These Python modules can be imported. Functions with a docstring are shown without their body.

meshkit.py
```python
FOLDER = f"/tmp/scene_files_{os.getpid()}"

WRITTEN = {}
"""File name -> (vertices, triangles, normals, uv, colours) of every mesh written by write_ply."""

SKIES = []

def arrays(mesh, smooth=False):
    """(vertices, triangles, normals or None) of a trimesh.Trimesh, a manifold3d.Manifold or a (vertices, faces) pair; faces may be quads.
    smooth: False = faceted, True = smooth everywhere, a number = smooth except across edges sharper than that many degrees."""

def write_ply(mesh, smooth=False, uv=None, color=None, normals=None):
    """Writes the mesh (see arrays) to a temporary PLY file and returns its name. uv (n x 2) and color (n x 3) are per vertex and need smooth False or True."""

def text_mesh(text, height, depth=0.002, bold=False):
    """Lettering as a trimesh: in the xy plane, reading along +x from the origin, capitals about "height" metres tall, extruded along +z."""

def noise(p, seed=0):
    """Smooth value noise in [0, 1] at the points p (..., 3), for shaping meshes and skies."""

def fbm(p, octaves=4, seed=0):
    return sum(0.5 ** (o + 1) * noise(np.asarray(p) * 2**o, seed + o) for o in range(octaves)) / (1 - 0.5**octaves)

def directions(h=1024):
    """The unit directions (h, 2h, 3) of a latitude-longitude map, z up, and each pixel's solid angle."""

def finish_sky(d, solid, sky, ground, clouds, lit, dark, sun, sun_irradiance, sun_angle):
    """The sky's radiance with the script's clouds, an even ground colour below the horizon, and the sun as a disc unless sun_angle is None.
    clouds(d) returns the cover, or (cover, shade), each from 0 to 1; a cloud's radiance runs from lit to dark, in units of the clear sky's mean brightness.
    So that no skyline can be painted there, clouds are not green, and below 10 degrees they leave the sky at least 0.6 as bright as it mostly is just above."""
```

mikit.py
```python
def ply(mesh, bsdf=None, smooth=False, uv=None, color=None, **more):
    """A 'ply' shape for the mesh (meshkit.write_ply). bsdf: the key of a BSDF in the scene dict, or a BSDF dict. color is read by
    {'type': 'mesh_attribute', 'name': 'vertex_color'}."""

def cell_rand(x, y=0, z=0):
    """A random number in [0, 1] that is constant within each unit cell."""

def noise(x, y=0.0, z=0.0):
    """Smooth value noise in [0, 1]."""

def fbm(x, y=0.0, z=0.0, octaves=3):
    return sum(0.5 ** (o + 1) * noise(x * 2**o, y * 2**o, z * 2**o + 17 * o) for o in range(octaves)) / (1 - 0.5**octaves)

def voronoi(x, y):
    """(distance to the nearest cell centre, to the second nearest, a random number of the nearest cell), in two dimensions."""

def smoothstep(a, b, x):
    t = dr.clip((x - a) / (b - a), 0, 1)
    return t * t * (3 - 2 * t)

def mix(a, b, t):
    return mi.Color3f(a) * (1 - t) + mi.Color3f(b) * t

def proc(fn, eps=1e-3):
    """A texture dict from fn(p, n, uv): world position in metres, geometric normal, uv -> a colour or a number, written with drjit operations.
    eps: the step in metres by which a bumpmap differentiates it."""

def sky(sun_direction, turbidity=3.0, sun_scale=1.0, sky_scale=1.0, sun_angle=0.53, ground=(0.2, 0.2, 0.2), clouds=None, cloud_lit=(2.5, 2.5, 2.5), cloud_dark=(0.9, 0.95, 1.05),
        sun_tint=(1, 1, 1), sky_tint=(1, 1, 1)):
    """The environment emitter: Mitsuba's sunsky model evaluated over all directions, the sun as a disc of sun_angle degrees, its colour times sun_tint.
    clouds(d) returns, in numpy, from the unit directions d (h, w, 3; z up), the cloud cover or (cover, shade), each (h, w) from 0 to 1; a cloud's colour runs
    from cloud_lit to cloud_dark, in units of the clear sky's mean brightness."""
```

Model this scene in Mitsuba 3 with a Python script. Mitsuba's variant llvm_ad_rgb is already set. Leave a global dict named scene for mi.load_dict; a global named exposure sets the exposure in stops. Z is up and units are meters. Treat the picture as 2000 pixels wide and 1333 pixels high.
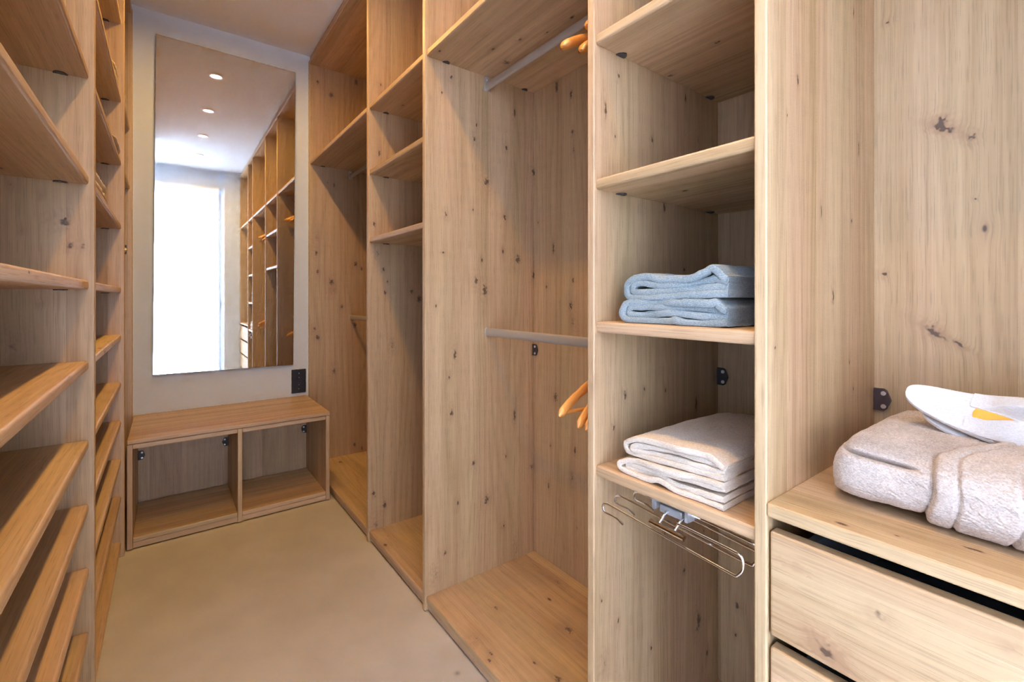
import math, random
import numpy as np, trimesh, manifold3d as m3, drjit as dr, mitsuba as mi, mikit, meshkit
from mikit import proc, noise, fbm, cell_rand, smoothstep, mix
from shapely.geometry import Polygon, Point
from shapely.ops import unary_union

T = mi.ScalarTransform4f
scene, labels = {}, {}
rng = random.Random(11)
nrng = np.random.default_rng(5)

# ------------------------------------------------------------------ camera, sky, exposure
F_PX, PITCH_Y, YAW, EYE = 898.0, 581.0, math.atan2(673.0, 898.0), 1.08
scene['camera'] = {'type': 'perspective', 'fov_axis': 'x', 'fov': math.degrees(2 * math.atan(1000.0 / F_PX)), 'near_clip': 0.01, 'far_clip': 60.0,
                   'principal_point_offset_y': (666.5 - PITCH_Y) / 1333.0,
                   'to_world': T().look_at(origin=[0, 0, EYE], target=[math.sin(YAW), math.cos(YAW), EYE], up=[0, 0, 1])}
SKY = 15.5
scene['sky'] = {'type': 'constant', 'radiance': {'type': 'rgb', 'value': [0.845 * SKY, 0.965 * SKY, 1.28 * SKY]}}
exposure = -0.18
LAMP = (1220.0, 705.0, 165.0)          # radiance of the downlights' lenses

# ------------------------------------------------------------------ key dimensions (metres)
XR, XL = 0.706, -0.143               # front planes of the right and left furniture
XBK = 1.19                           # face of the right back panels
YW, ZC = 3.07, 2.59                  # mirror wall, ceiling
PT, ST, REC = 0.019, 0.022, 0.006    # panel and shelf thickness, recess of shelves behind panel fronts

# ------------------------------------------------------------------ materials
KNOTS = [(1.19,0.212,1.418,2,8.5,1.2,0),(1.19,0.205,1.402,2,6,3.2,2),(1.19,0.214,1.408,2,6,2.2,2),(1.19,0.17,1.377,2,6.6,1,0),(1.19,0.221,1.01,2,5.2,5,2),(1.19,0.226,1.016,2,8,1,0),(1.19,0.188,0.992,2,2.6,5,2),(1.19,0.301,1.129,2,5.3,1,0),(1.19,0.295,1.649,2,4.2,1,0),(1.19,0.166,1.262,2,2.8,1,0),(0.813,0.316,1.429,2,4.9,2.5,0),(0.962,0.316,1.081,2,4.6,4,0),(0.773,0.316,1.364,2,2.4,2,0),(1.095,0.316,1.373,2,3,7,0),(0.908,0.316,1.229,2,3.6,4,0),(1.066,0.316,1.633,2,3,6,0),(0.733,0.316,1.004,2,3.1,1.5,0),(1.042,0.316,0.956,2,2.9,3,0),(1.055,0.316,1.227,2,3,2,0),(0.962,1.441,1.512,2,15.4,1.5,0),(0.788,1.441,1.371,2,7.2,1.6,0),(0.778,1.441,1.239,2,5.4,1,0),(0.914,1.441,1.141,2,9.5,1.6,0),(0.953,1.441,1.107,2,13.4,2.2,0),(1.044,1.441,1.389,2,7.9,1.6,0),(1.11,1.441,1.23,2,16.2,1.3,0),(0.825,1.441,0.874,2,7.3,3,0),(0.8,1.441,0.794,2,5.5,1.6,0),(0.811,1.441,0.669,2,9.1,1.6,0),(1.093,1.441,0.617,2,7,4,0),(0.905,1.441,0.469,2,7.6,1.6,0),(1.05,1.441,0.465,2,6,1.6,0),(0.96,1.441,0.318,2,15.4,1.1,0),(1.181,1.441,0.392,2,10.4,1.2,0),(1.04,1.441,0.195,2,5.9,1.6,0),(0.784,1.441,0.178,2,7.2,1.6,0),(0.75,1.441,0.111,2,16.1,2,1),(1.1,1.441,0.083,2,14.1,3,1),(0.908,1.441,1.664,2,7.6,1.6,0),(1.093,1.441,1.807,2,7,4,0),(0.811,1.441,1.865,2,7.3,1.5,0),(0.772,1.441,1.8,2,5.4,1.6,0),(0.916,1.441,1.719,2,5.7,1.6,0),(1.053,1.441,1.66,2,6,1.6,0),(0.732,1.998,0.211,2,9.1,1.6,0),(0.783,1.998,0.145,2,11.5,1.6,0),(0.741,1.998,0.067,2,20.5,2,1),(0.776,1.998,1.206,2,8,1.6,0),(0.783,1.998,1.101,2,8.1,1.6,0),(0.734,1.998,1.405,2,9.1,1.6,0),(0.912,1.998,1.106,2,9.6,1.6,0),(0.951,1.998,1.073,2,14.5,1.6,0),(0.82,1.998,0.861,2,16.3,2.5,1),(0.75,1.998,1.276,2,18.3,2.5,1),(0.757,1.998,1.722,2,9.1,1.6,0),(0.837,1.998,1.691,2,9.4,1.6,0),(0.857,3.045,1.8,2,9.9,3,0),(0.996,3.045,1.3,2,15.2,1.6,0),(1.035,3.045,1.271,2,11.9,1.6,0),(0.841,3.045,1.178,2,19.7,1.3,0),(0.854,3.045,1.126,2,19.7,1.5,1),(0.905,3.045,1.02,2,13.3,1.6,0),(0.988,3.045,0.898,2,16.9,1.6,0),(0.757,3.045,0.826,2,16.1,1.6,0),(0.739,3.045,0.884,2,11.2,1.6,0),(0.748,3.045,1.36,2,12.9,1.6,0),(0.757,3.045,1.241,2,12.9,1.6,0),(0.754,3.045,1.453,2,22.5,2,1),(0.757,3.045,2.435,2,12.9,1.6,0),(0.838,3.045,2.376,2,19.6,1.2,0),(0.998,3.045,2.503,2,16.9,2,0),(0.988,3.045,0.109,2,13.5,1.6,0),(1.035,3.045,0.072,2,11.9,1.6,0),(0.857,3.045,0.604,2,13.1,2,0),(1.19,1.323,1.269,2,6.9,5,0),(1.19,1.443,1.169,2,8.3,2,0),(1.19,1.363,1.122,2,6,1.6,0),(1.19,1.215,1.142,2,6.6,1.6,0),(1.19,1.227,1.05,2,13.2,1.2,0),(1.19,1.218,0.988,2,15,1.6,1),(1.19,1.31,0.697,2,13.7,1.4,0),(1.19,1.351,0.342,2,6,3,0),(1.19,1.221,0.419,2,15.1,2.5,1),(1.19,1.205,0.518,2,7.5,3,0),(1.19,1.304,1.886,2,11.7,2.2,0),(1.19,1.226,1.829,2,7.5,3,0),(1.19,1.442,1.587,2,11.4,1.6,0),(1.19,1.218,1.687,2,7.5,1.6,0),(1.19,1.213,1.624,2,11.3,3,1),(0.784,0.659,1.559,2,4.4,1.5,0),(0.742,0.659,1.477,2,4.3,6,0),(0.772,0.659,1.427,2,3.3,1.6,0),(1.036,0.659,1.579,2,4.5,3,0),(0.901,0.659,1.445,2,4.2,3,0),(1.095,0.659,1.486,2,6.6,4,1),(0.948,0.659,1.296,2,6.1,3,0),(1.031,0.659,1.149,2,4.5,1.6,0),(0.804,0.659,0.865,2,6.7,1.6,0),(1.084,0.659,0.807,2,6.6,4,0),(0.767,0.659,0.8,2,4.4,1.6,0),(0.873,0.659,0.869,2,3.5,1.6,0),(0.953,0.659,0.857,2,3.7,1.6,0),(0.782,0.659,0.379,2,4.4,2,0),(0.74,0.659,0.305,2,10.8,2,1),(1.095,0.659,0.244,2,11.9,2.8,0),(1.031,0.659,0.399,2,4.5,1.6,0),(0.897,0.659,0.266,2,4.2,1.6,0),(0.729,0.659,0.443,2,3.8,1.6,0),(0.95,0.659,0.518,2,4.9,1.6,0),(1.19,0.608,0.273,2,6.7,1.6,0),(1.19,0.612,0.196,2,4,2,0),(0.995,1.032,0.05,1,12.7,1.8,0),(0.843,0.918,0.05,1,12.4,1.4,0),(0.872,1.251,0.05,1,6.8,1.6,0),(0.744,1.175,0.05,1,17,1.6,1),(0.748,1.1,0.05,1,5.9,1.6,0),(0.73,1.081,0.05,1,5.8,1.6,0),(1.131,1.231,0.05,1,14.8,3,1),(0.865,2.941,0.05,1,16,1.6,0),(0.725,1.844,0.05,1,10.6,1.6,0),(0.706,0.184,0.683,1,5.1,1.8,0),(0.706,0.246,0.606,1,5,4.2,2),(0.706,0.240,0.611,1,6,1.8,2),(0.706,0.243,0.600,1,12,2,1),(0.706,0.073,0.711,1,4.3,1.2,0),(0.706,0.083,0.741,1,1.6,1.6,0),(0.706,0.28,0.698,1,4.3,4,1),(0.739,0.173,0.777,1,3.2,1.6,0),(0.772,0.11,0.777,1,4.3,3,0),(-0.197,1.52,1.261,2,14.7,0.9,0),(-0.186,1.52,1.205,2,7.4,1.5,0),(-0.165,1.52,1.207,2,6.2,1.5,0),(-0.286,1.52,1.339,2,4.1,1.6,0),(-0.236,1.52,1.319,2,3.6,1.6,0),(-0.283,1.52,0.966,2,23.3,1.6,1),(-0.269,1.52,1.234,2,3.5,2,0),(-0.238,1.52,1.063,2,3.6,1.6,0),(0.906,0.504,1.605,1,5.3,1.6,0),(0.953,0.646,1.605,1,7.3,1.2,0),(0.957,1.31,1.909,1,12.6,1.5,0),(0.906,1.167,1.909,1,6.6,2,0),(0.732,1.385,1.909,1,6,1.6,0),(0.959,0.982,1.909,1,6.1,2,0),(0.871,0.556,1.303,1,7.5,1.5,0)]


def oak(p, n, uv):
    L, W = uv.x, uv.y
    lam = dr.floor(W * 8.5 + 0.35 * dr.sin(W * 3.1))
    lr = cell_rand(lam, 3, 9)
    # scattered small knots
    core, halo, push = mi.Float(0), mi.Float(0), mi.Float(0)
    gx, gy = L / 0.36, W / 0.085
    ix, iy = dr.floor(gx), dr.floor(gy)
    for a in (-1, 0, 1):
        for b in (-1, 0, 1):
            cx, cy = ix + a, iy + b
            r = cell_rand(cx, cy, 5)
            on = dr.select(r < 0.16, 1.0, 0.0)
            s = 0.0013 + 0.0034 * dr.square(r / 0.16)
            dl = (L - (cx + cell_rand(cx, cy, 1)) * 0.36) / (s * 2.1)
            dw = (W - (cy + cell_rand(cx, cy, 2)) * 0.085) / s
            d2 = dl * dl + dw * dw
            core = core + on * dr.exp(-d2 * 1.1)
            halo = halo + on * dr.exp(-d2 * 0.10) * 0.55
            push = push + on * s * dr.exp(-dl * dl * 0.12) * dr.exp(-dw * dw * 0.03) * dr.clip(dw, -1.5, 1.5)
    # the knots one can point at, each in its own panel
    wob = noise(p.x * 150, p.y * 150, p.z * 110) - 0.5
    wob2 = noise(p.x * 270 + 7, p.y * 270, p.z * 180) - 0.5
    wob3 = noise(p.x * 210, p.y * 210 + 31, p.z * 160) - 0.5
    ekcore, eksoft = mi.Float(0), mi.Float(0)
    for (x, y, z, ax, r, e, kind) in KNOTS:
        s = r * 0.00094
        dx, dy, dz = p.x - x + 0.9 * s * wob, p.y - y + 0.9 * s * wob2, p.z - z + 1.6 * s * wob3
        if ax == 2:
            dl, dw2 = dz, dx * dx + dy * dy
        else:
            dl, dw2 = dy, dx * dx + dz * dz
        if kind == 2:
            dl, q = 0.6 * dz + 0.8 * dy, 0.8 * dz - 0.6 * dy
            dw2 = q * q + dx * dx
        d2 = (dl * dl / (e * e) + dw2) / (s * s)
        if kind != 1:
            ekcore = ekcore + dr.exp(-d2 * 1.7)
            eksoft = eksoft + dr.exp(-d2 * 0.16)
        else:
            ekcore = ekcore + 0.55 * dr.exp(-d2 * 6.0)
            eksoft = eksoft + 1.25 * dr.exp(-d2 * 0.35)
    Wp = W - push - 0.004 * eksoft
    broad = fbm(Wp * 10 + lr * 9, L * 0.5 + lr * 31, 1.5, 2)
    med = fbm(Wp * 85, L * 1.6 + lr * 7, 4.0, 2)
    fine = noise(Wp * 430, L * 7, 2.0)
    pore = noise(Wp * 950, L * 24, 6.0)
    figure = fbm(Wp * 9 + lr * 5, L * 0.9 + lr * 17, 8.0, 2)
    ring = 0.5 + 0.5 * dr.sin(6.2832 * (Wp * 26 + figure * 7))
    ring = ring * ring
    t = 1.15 * (broad - 0.5) + 0.34 * (med - 0.5) + 0.24 * (fine - 0.5) + 0.16 * (ring - 0.4) + 0.26 * (lr - 0.5) + 0.42
    t = dr.clip(t, 0, 1)
    c = mix((0.525, 0.374, 0.222), (0.305, 0.182, 0.080), t)
    hue = fbm(Wp * 11 + 40, L * 0.8 + lr * 5, 3.0, 2) - 0.5
    c = c * mi.Color3f(1 + 0.09 * hue, 1 - 0.03 * hue, 1 + 0.10 * hue)
    c = c * (1.0 - 0.16 * smoothstep(0.60, 0.9, pore))
    soft = dr.clip(halo + eksoft * (0.55 + 0.5 * wob + 0.2 * wob2), 0, 1)
    c = mix(c, (0.300, 0.175, 0.095), soft * 0.72)
    k = dr.clip(smoothstep(0.12, 0.85, core + ekcore * (1.0 + 0.6 * wob2)), 0, 1)
    return mix(c, (0.072, 0.040, 0.024), k * 0.88)


def oak_rough(p, n, uv):
    return 0.42 + 0.12 * noise(uv.y * 300, uv.x * 8)


def floor_col(p, n, uv):
    a = fbm(p.x * 2.2, p.y * 2.2, 3.0, 4)
    b = fbm(p.x * 9 + 5, p.y * 9, 8.0, 3)
    c = mix((0.440, 0.416, 0.390), (0.515, 0.492, 0.464), smoothstep(0.25, 0.75, 0.7 * a + 0.3 * b))
    d2 = dr.square(p.x - 0.666) + dr.square(p.y - 1.150)
    return c * (1 - 0.45 * dr.exp(-d2 / 0.00006))


def plaster(p, n, uv):
    return mi.Color3f(0.640, 0.710, 0.785) * (0.985 + 0.03 * fbm(p.x * 3, p.y * 3, p.z * 3))


def terry(base, dark, f):
    def fn(p, n, uv):
        s = noise(p.x * f, p.y * f, p.z * f)
        q = noise(p.x * f * 2.3 + 9, p.y * f * 2.3, p.z * f * 2.3)
        b = fbm(p.x * 30, p.y * 30, p.z * 30)
        return mix(dark, base, dr.clip(0.15 + 0.75 * s + 0.45 * (q - 0.5) + 0.5 * (b - 0.4), 0, 1))
    return fn


def terry_bump(p, n, uv):
    return 0.6 * noise(p.x * 420, p.y * 420, p.z * 420) + 0.4 * noise(p.x * 900, p.y * 900, p.z * 900)


def blue_fleck(p, n, uv):
    s = noise(p.x * 620, p.y * 620, p.z * 620)
    b = fbm(p.x * 22, p.y * 22, p.z * 22)
    return mix((0.135, 0.180, 0.195), (0.300, 0.350, 0.362), dr.clip(0.85 * s + 0.6 * b - 0.2, 0, 1))


def cloth(fn, bump=0.0007, **more):
    inner = {'type': 'twosided', 'bsdf': {'type': 'principled', 'base_color': proc(fn), 'roughness': 0.95, 'specular': 0.15, 'sheen': 0.4, **more}}
    return {'type': 'bumpmap', 'arbitrary': proc(terry_bump, 2e-4), 'scale': bump, 'bsdf': inner} if bump else inner


def rgb(*c):
    return {'type': 'rgb', 'value': list(c)}


def plain(c, rough=0.5, metallic=0.0, spec=0.5):
    return {'type': 'twosided', 'bsdf': {'type': 'principled', 'base_color': rgb(*c), 'roughness': rough, 'metallic': metallic, 'specular': spec}}


scene['oak'] = {'type': 'twosided', 'bsdf': {'type': 'principled', 'base_color': proc(oak), 'roughness': 0.42, 'specular': 0.5}}
scene['concrete'] = {'type': 'twosided', 'bsdf': {'type': 'principled', 'base_color': proc(floor_col), 'roughness': 0.42, 'specular': 0.45}}
scene['paint'] = {'type': 'twosided', 'bsdf': {'type': 'diffuse', 'reflectance': proc(plaster)}}
scene['ceiling_paint'] = {'type': 'twosided', 'bsdf': {'type': 'diffuse', 'reflectance': rgb(0.80, 0.845, 0.895)}}
scene['silver'] = {'type': 'twosided', 'bsdf': {'type': 'conductor', 'specular_reflectance': rgb(0.90, 0.925, 0.915)}}
scene['mirror_edge'] = plain((0.06, 0.075, 0.07), 0.2)
scene['black_plastic'] = plain((0.012, 0.012, 0.014), 0.32)
scene['black_recess'] = plain((0.006, 0.006, 0.007), 0.5)
scene['brown_plastic'] = plain((0.040, 0.022, 0.022), 0.34)
scene['dark_plastic'] = plain((0.022, 0.020, 0.022), 0.34)
scene['screw_metal'] = plain((0.80, 0.80, 0.82), 0.28, 1.0)
scene['chrome'] = plain((0.84, 0.83, 0.82), 0.12, 1.0)
scene['zinc'] = plain((0.46, 0.48, 0.49), 0.30, 0.45)
scene['aluminium'] = plain((0.36, 0.325, 0.28), 0.42, 0.2)
scene['varnish'] = {'type': 'twosided', 'bsdf': {'type': 'principled', 'base_color': rgb(0.70, 0.33, 0.085), 'roughness': 0.28, 'specular': 0.5, 'clearcoat': 0.5, 'clearcoat_gloss': 0.8}}
scene['slate'] = plain((0.070, 0.082, 0.092), 0.45)
scene['white_metal'] = plain((0.80, 0.80, 0.79), 0.35)
scene['grey_metal'] = plain((0.38, 0.40, 0.41), 0.40, 0.2)
scene['blue_terry'] = cloth(blue_fleck, 0.0008)
scene['cream_terry'] = cloth(terry((0.62, 0.545, 0.450), (0.40, 0.34, 0.275), 560), 0.0007)
scene['robe_terry'] = cloth(terry((0.58, 0.51, 0.450), (0.30, 0.255, 0.22), 620), 0.0011)
scene['white_terry'] = cloth(terry((0.68, 0.675, 0.665), (0.55, 0.545, 0.545), 600), 0.0004)
scene['orange_felt'] = plain((0.80, 0.40, 0.07), 0.9, 0, 0.1)
scene['sheer'] = {'type': 'principledthin', 'base_color': rgb(0.93, 0.95, 0.95), 'roughness': 0.9, 'diff_trans': 1.15, 'spec_trans': 0.0}
scene['pane_glass'] = {'type': 'thindielectric', 'int_ior': 1.5}

# ------------------------------------------------------------------ helpers
used = {}


def numbered(name):
    k = used.get(name, -1) + 1
    used[name] = k
    return name if k == 0 else f'{name}_{k:03d}'


def thing(name, label, cat, group=None):
    key = numbered(name)
    labels[key] = {'label': label, 'category': cat}
    if group:
        labels[key]['group'] = group
    return key


def add(name, mesh, mat, parent=None, smooth=30, label=None, **more):
    key = numbered(f'{parent}__{name}' if parent else name)
    scene[key] = mikit.ply(mesh, mat, smooth=smooth, **more)
    if label:
        labels[key] = {'label': label}
    return key


def single(name, mesh, mat, label, cat, group=None, smooth=30):
    key = thing(name, label, cat, group)
    scene[key] = mikit.ply(mesh, mat, smooth=smooth)
    return key


def struct(name, mesh, mat, parent=None, label=None, smooth=30):
    key = add(name, mesh, mat, parent, smooth)
    if not parent:
        labels[key] = {'kind': 'structure', 'label': label or name.replace('_', ' ')}
    return key


def tm(man):
    m = man.to_mesh()
    return trimesh.Trimesh(np.array(m.vert_properties[:, :3]), np.array(m.tri_verts), process=True)


def box(x0, x1, y0, y1, z0, z1):
    return trimesh.creation.box(bounds=[[x0, y0, z0], [x1, y1, z1]])


def rbox(x0, x1, y0, y1, z0, z1, r=0.0015, seg=8):
    s = m3.Manifold.sphere(r, seg)
    return tm(m3.Manifold.batch_hull([s.translate([x, y, z]) for x in (x0 + r, x1 - r) for y in (y0 + r, y1 - r) for z in (z0 + r, z1 - r)]))


def nosed(x0, x1, y0, y1, z0, z1, face, r=0.0065, rb=0.001):
    """A board whose long front edge (face: '-x', '+x' or '-y') is well rounded."""
    big, sm = m3.Manifold.sphere(r, 16), m3.Manifold.sphere(rb, 8)
    out = []
    for ix, x in enumerate((x0, x1)):
        for iy, y in enumerate((y0, y1)):
            for z in (z0, z1):
                front = {'-x': ix == 0, '+x': ix == 1, '-y': iy == 0}[face]
                q = r if front else rb
                cx, cy = (x0 + q if ix == 0 else x1 - q), (y0 + q if iy == 0 else y1 - q)
                if front and face[1] == 'x':       # rounded along the whole width of the bay
                    cy = y0 + r * 0.6 if iy == 0 else y1 - r * 0.6
                cz = z0 + q if z == z0 else z1 - q
                out.append((big if front else sm).translate([cx, cy, cz]))
    return tm(m3.Manifold.batch_hull(out))


AX = {'x': np.array([1, 0, 0.0]), 'y': np.array([0, 1.0, 0]), 'z': np.array([0, 0, 1.0])}


def wood(name, mesh, grain, across, parent, label=None, smooth=True):
    """An oak part: uv runs along the grain and across it, from an origin of its own."""
    mesh = trimesh.graph.smooth_shade(mesh, angle=np.radians(40), facet_minarea=None)
    thick = ({'x', 'y', 'z'} - {grain, across}).pop()
    v = np.array(mesh.vertices)
    uv = np.stack([v @ AX[grain] + rng.uniform(0, 40), v @ AX[across] + v @ AX[thick] * 0.93 + rng.uniform(0, 40)], 1)
    return add(name, (v, np.array(mesh.faces)), 'oak', parent, True, label, uv=uv)


def loft(rings, cap=True, close=True):
    rings = np.asarray(rings, float)
    n, m = rings.shape[:2]
    v = rings.reshape(-1, 3)
    f = []
    jm = m if close else m - 1
    i, j = np.meshgrid(np.arange(n - 1), np.arange(jm), indexing='ij')
    a, b = (i * m + j).ravel(), (i * m + (j + 1) % m).ravel()
    c, d = a + m, b + m
    f = np.vstack([np.stack([a, b, d], 1), np.stack([a, d, c], 1)])
    if cap:
        v = np.vstack([v, rings[0].mean(0), rings[-1].mean(0)])
        j = np.arange(m)
        f = np.vstack([f, np.stack([(j + 1) % m, j, j * 0 + n * m], 1), np.stack([(n - 1) * m + j, (n - 1) * m + (j + 1) % m, j * 0 + n * m + 1], 1)])
    t = trimesh.Trimesh(v, f, process=False)
    if cap and t.volume < 0:
        t.invert()
    return t


def spline(pts, n):
    """Catmull-Rom through the points, resampled evenly."""
    p = np.asarray(pts, float)
    p = np.vstack([2 * p[0] - p[1], p, 2 * p[-1] - p[-2]])
    out = []
    for k in range(1, len(p) - 2):
        t = np.linspace(0, 1, 24, endpoint=False)[:, None]
        a, b, c, d = p[k - 1:k + 3]
        out.append(0.5 * (2 * b + (c - a) * t + (2 * a - 5 * b + 4 * c - d) * t ** 2 + (3 * b - a - 3 * c + d) * t ** 3))
    q = np.vstack(out + [p[-2:-1]])
    s = np.r_[0, np.cumsum(np.linalg.norm(np.diff(q, axis=0), axis=1))]
    u = np.linspace(0, s[-1], n)
    return np.stack([np.interp(u, s, q[:, k]) for k in range(q.shape[1])], 1)


def tube(path, r, seg=8, n=None, flat=None):
    """A rod along a smooth path; r a number or one per point; flat = (up vector, factor) makes it oval."""
    p = spline(path, n) if n else np.asarray(path, float)
    t = np.gradient(p, axis=0)
    t /= np.linalg.norm(t, axis=1, keepdims=True)
    u = np.array([0, 0, 1.0]) if abs(t[0, 2]) < 0.9 else np.array([1.0, 0, 0])
    rings = []
    r = np.broadcast_to(np.asarray(r, float), len(p))
    for k in range(len(p)):
        u = u - t[k] * (u @ t[k])
        u /= np.linalg.norm(u)
        w = np.cross(t[k], u)
        a = np.arange(seg) * 2 * np.pi / seg
        rings.append(p[k] + r[k] * (np.cos(a)[:, None] * u * (flat or 1) + np.sin(a)[:, None] * w))
    return loft(rings)


def cat(*m):
    return trimesh.util.concatenate(list(m))


def place(mesh, M):
    m = mesh.copy()
    m.apply_transform(M)
    return m


def rot(deg, axis, about=(0, 0, 0)):
    return trimesh.transformations.rotation_matrix(math.radians(deg), axis, about)


def extrude(poly, d, M=None):
    m = trimesh.creation.extrude_polygon(poly, d, engine='earcut')
    if M is not None:
        m.apply_transform(M)
    return m


def frame(origin, ex, ey):
    """Matrix taking local x, y, z to ex, ey, ex x ey at origin."""
    ex, ey = np.asarray(ex, float), np.asarray(ey, float)
    M = np.eye(4)
    M[:3, 0], M[:3, 1], M[:3, 2], M[:3, 3] = ex, ey, np.cross(ex, ey), origin
    return M


# ------------------------------------------------------------------ the room
XW0, XW1, YB, YN = -1.45, 1.215, -0.365, -0.43
struct('floor', box(XW0 - 0.1, XW1 + 0.1, YN - 0.25, YW + 0.1, -0.10, 0.0), 'concrete', label='smooth beige screed floor between the wardrobes')
struct('ceiling', box(XW0 - 0.1, XW1 + 0.1, YN - 0.25, YW + 0.1, ZC, ZC + 0.10), 'ceiling_paint', label='white plaster ceiling')
struct('wall_front', box(XW0 - 0.1, XW1 + 0.1, YW, YW + 0.10, 0, ZC), 'paint', label='white wall behind the tall mirror')
struct('wall_right', box(XW1, XW1 + 0.10, YN - 0.25, YW, 0, ZC), 'paint', label='white wall behind the right wardrobe')
left = m3.Manifold.cube([0.1, YW - YN + 0.25, ZC]).translate([XW0 - 0.1, YN - 0.25, 0]) + m3.Manifold.cube([-0.575 - XW0, YW - 0.520, ZC]).translate([XW0, 0.520, 0])
struct('wall_left', tm(left), 'paint', label='white wall behind the left shelf unit', smooth=20)
WX0, WX1, WZ1 = -1.38, 0.525, 2.345
rear = m3.Manifold.cube([XW1 - XW0, 0.25, ZC]).translate([XW0, YN - 0.25, 0]) - m3.Manifold.cube([WX1 - WX0, 0.6, WZ1 - 0.01]).translate([WX0, YN - 0.4, 0.01])
rear = rear + m3.Manifold.cube([XW1 - 0.545, YB - YN + 0.01, ZC]).translate([0.545, YN - 0.01, 0])
struct('wall_rear', tm(rear), 'paint', label='white wall around the balcony window, behind the camera', smooth=20)
# balcony window
win = 'window_1'
labels[win] = {'kind': 'structure', 'label': 'tall balcony window in the rear wall, reflected in the mirror'}
FX = 0.045
for (x0, x1, z0, z1) in ((WX0, WX0 + FX, 0.012, WZ1 - 0.011), (WX1 - FX, WX1, 0.012, WZ1 - 0.011), (WX0 + FX, WX1 - FX, 0.012, 0.075), (WX0 + FX, WX1 - FX, WZ1 - 0.07, WZ1 - 0.011), (-0.47, -0.42, 0.075, WZ1 - 0.07)):
    struct('frame', rbox(x0, x1, YN - 0.11, YN - 0.05, z0, z1, 0.003), 'grey_metal', win)
for (x0, x1) in ((WX0 + FX, -0.47), (-0.42, WX1 - FX)):
    pane = trimesh.Trimesh([[x0, YN - 0.08, 0.075], [x1, YN - 0.08, 0.075], [x1, YN - 0.08, WZ1 - 0.07], [x0, YN - 0.08, WZ1 - 0.07]], [[0, 2, 1], [0, 3, 2]], process=False)
    struct('pane', pane, 'pane_glass', win, smooth=False)
h = cat(rbox(0.494, 0.514, YN - 0.05, YN - 0.042, 0.93, 1.04, 0.003), rbox(0.497, 0.511, YN - 0.042, YN - 0.012, 1.00, 1.02, 0.003), rbox(0.497, 0.511, YN - 0.02, YN - 0.010, 0.915, 1.02, 0.003))
struct('handle', h, 'zinc', win)
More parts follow.
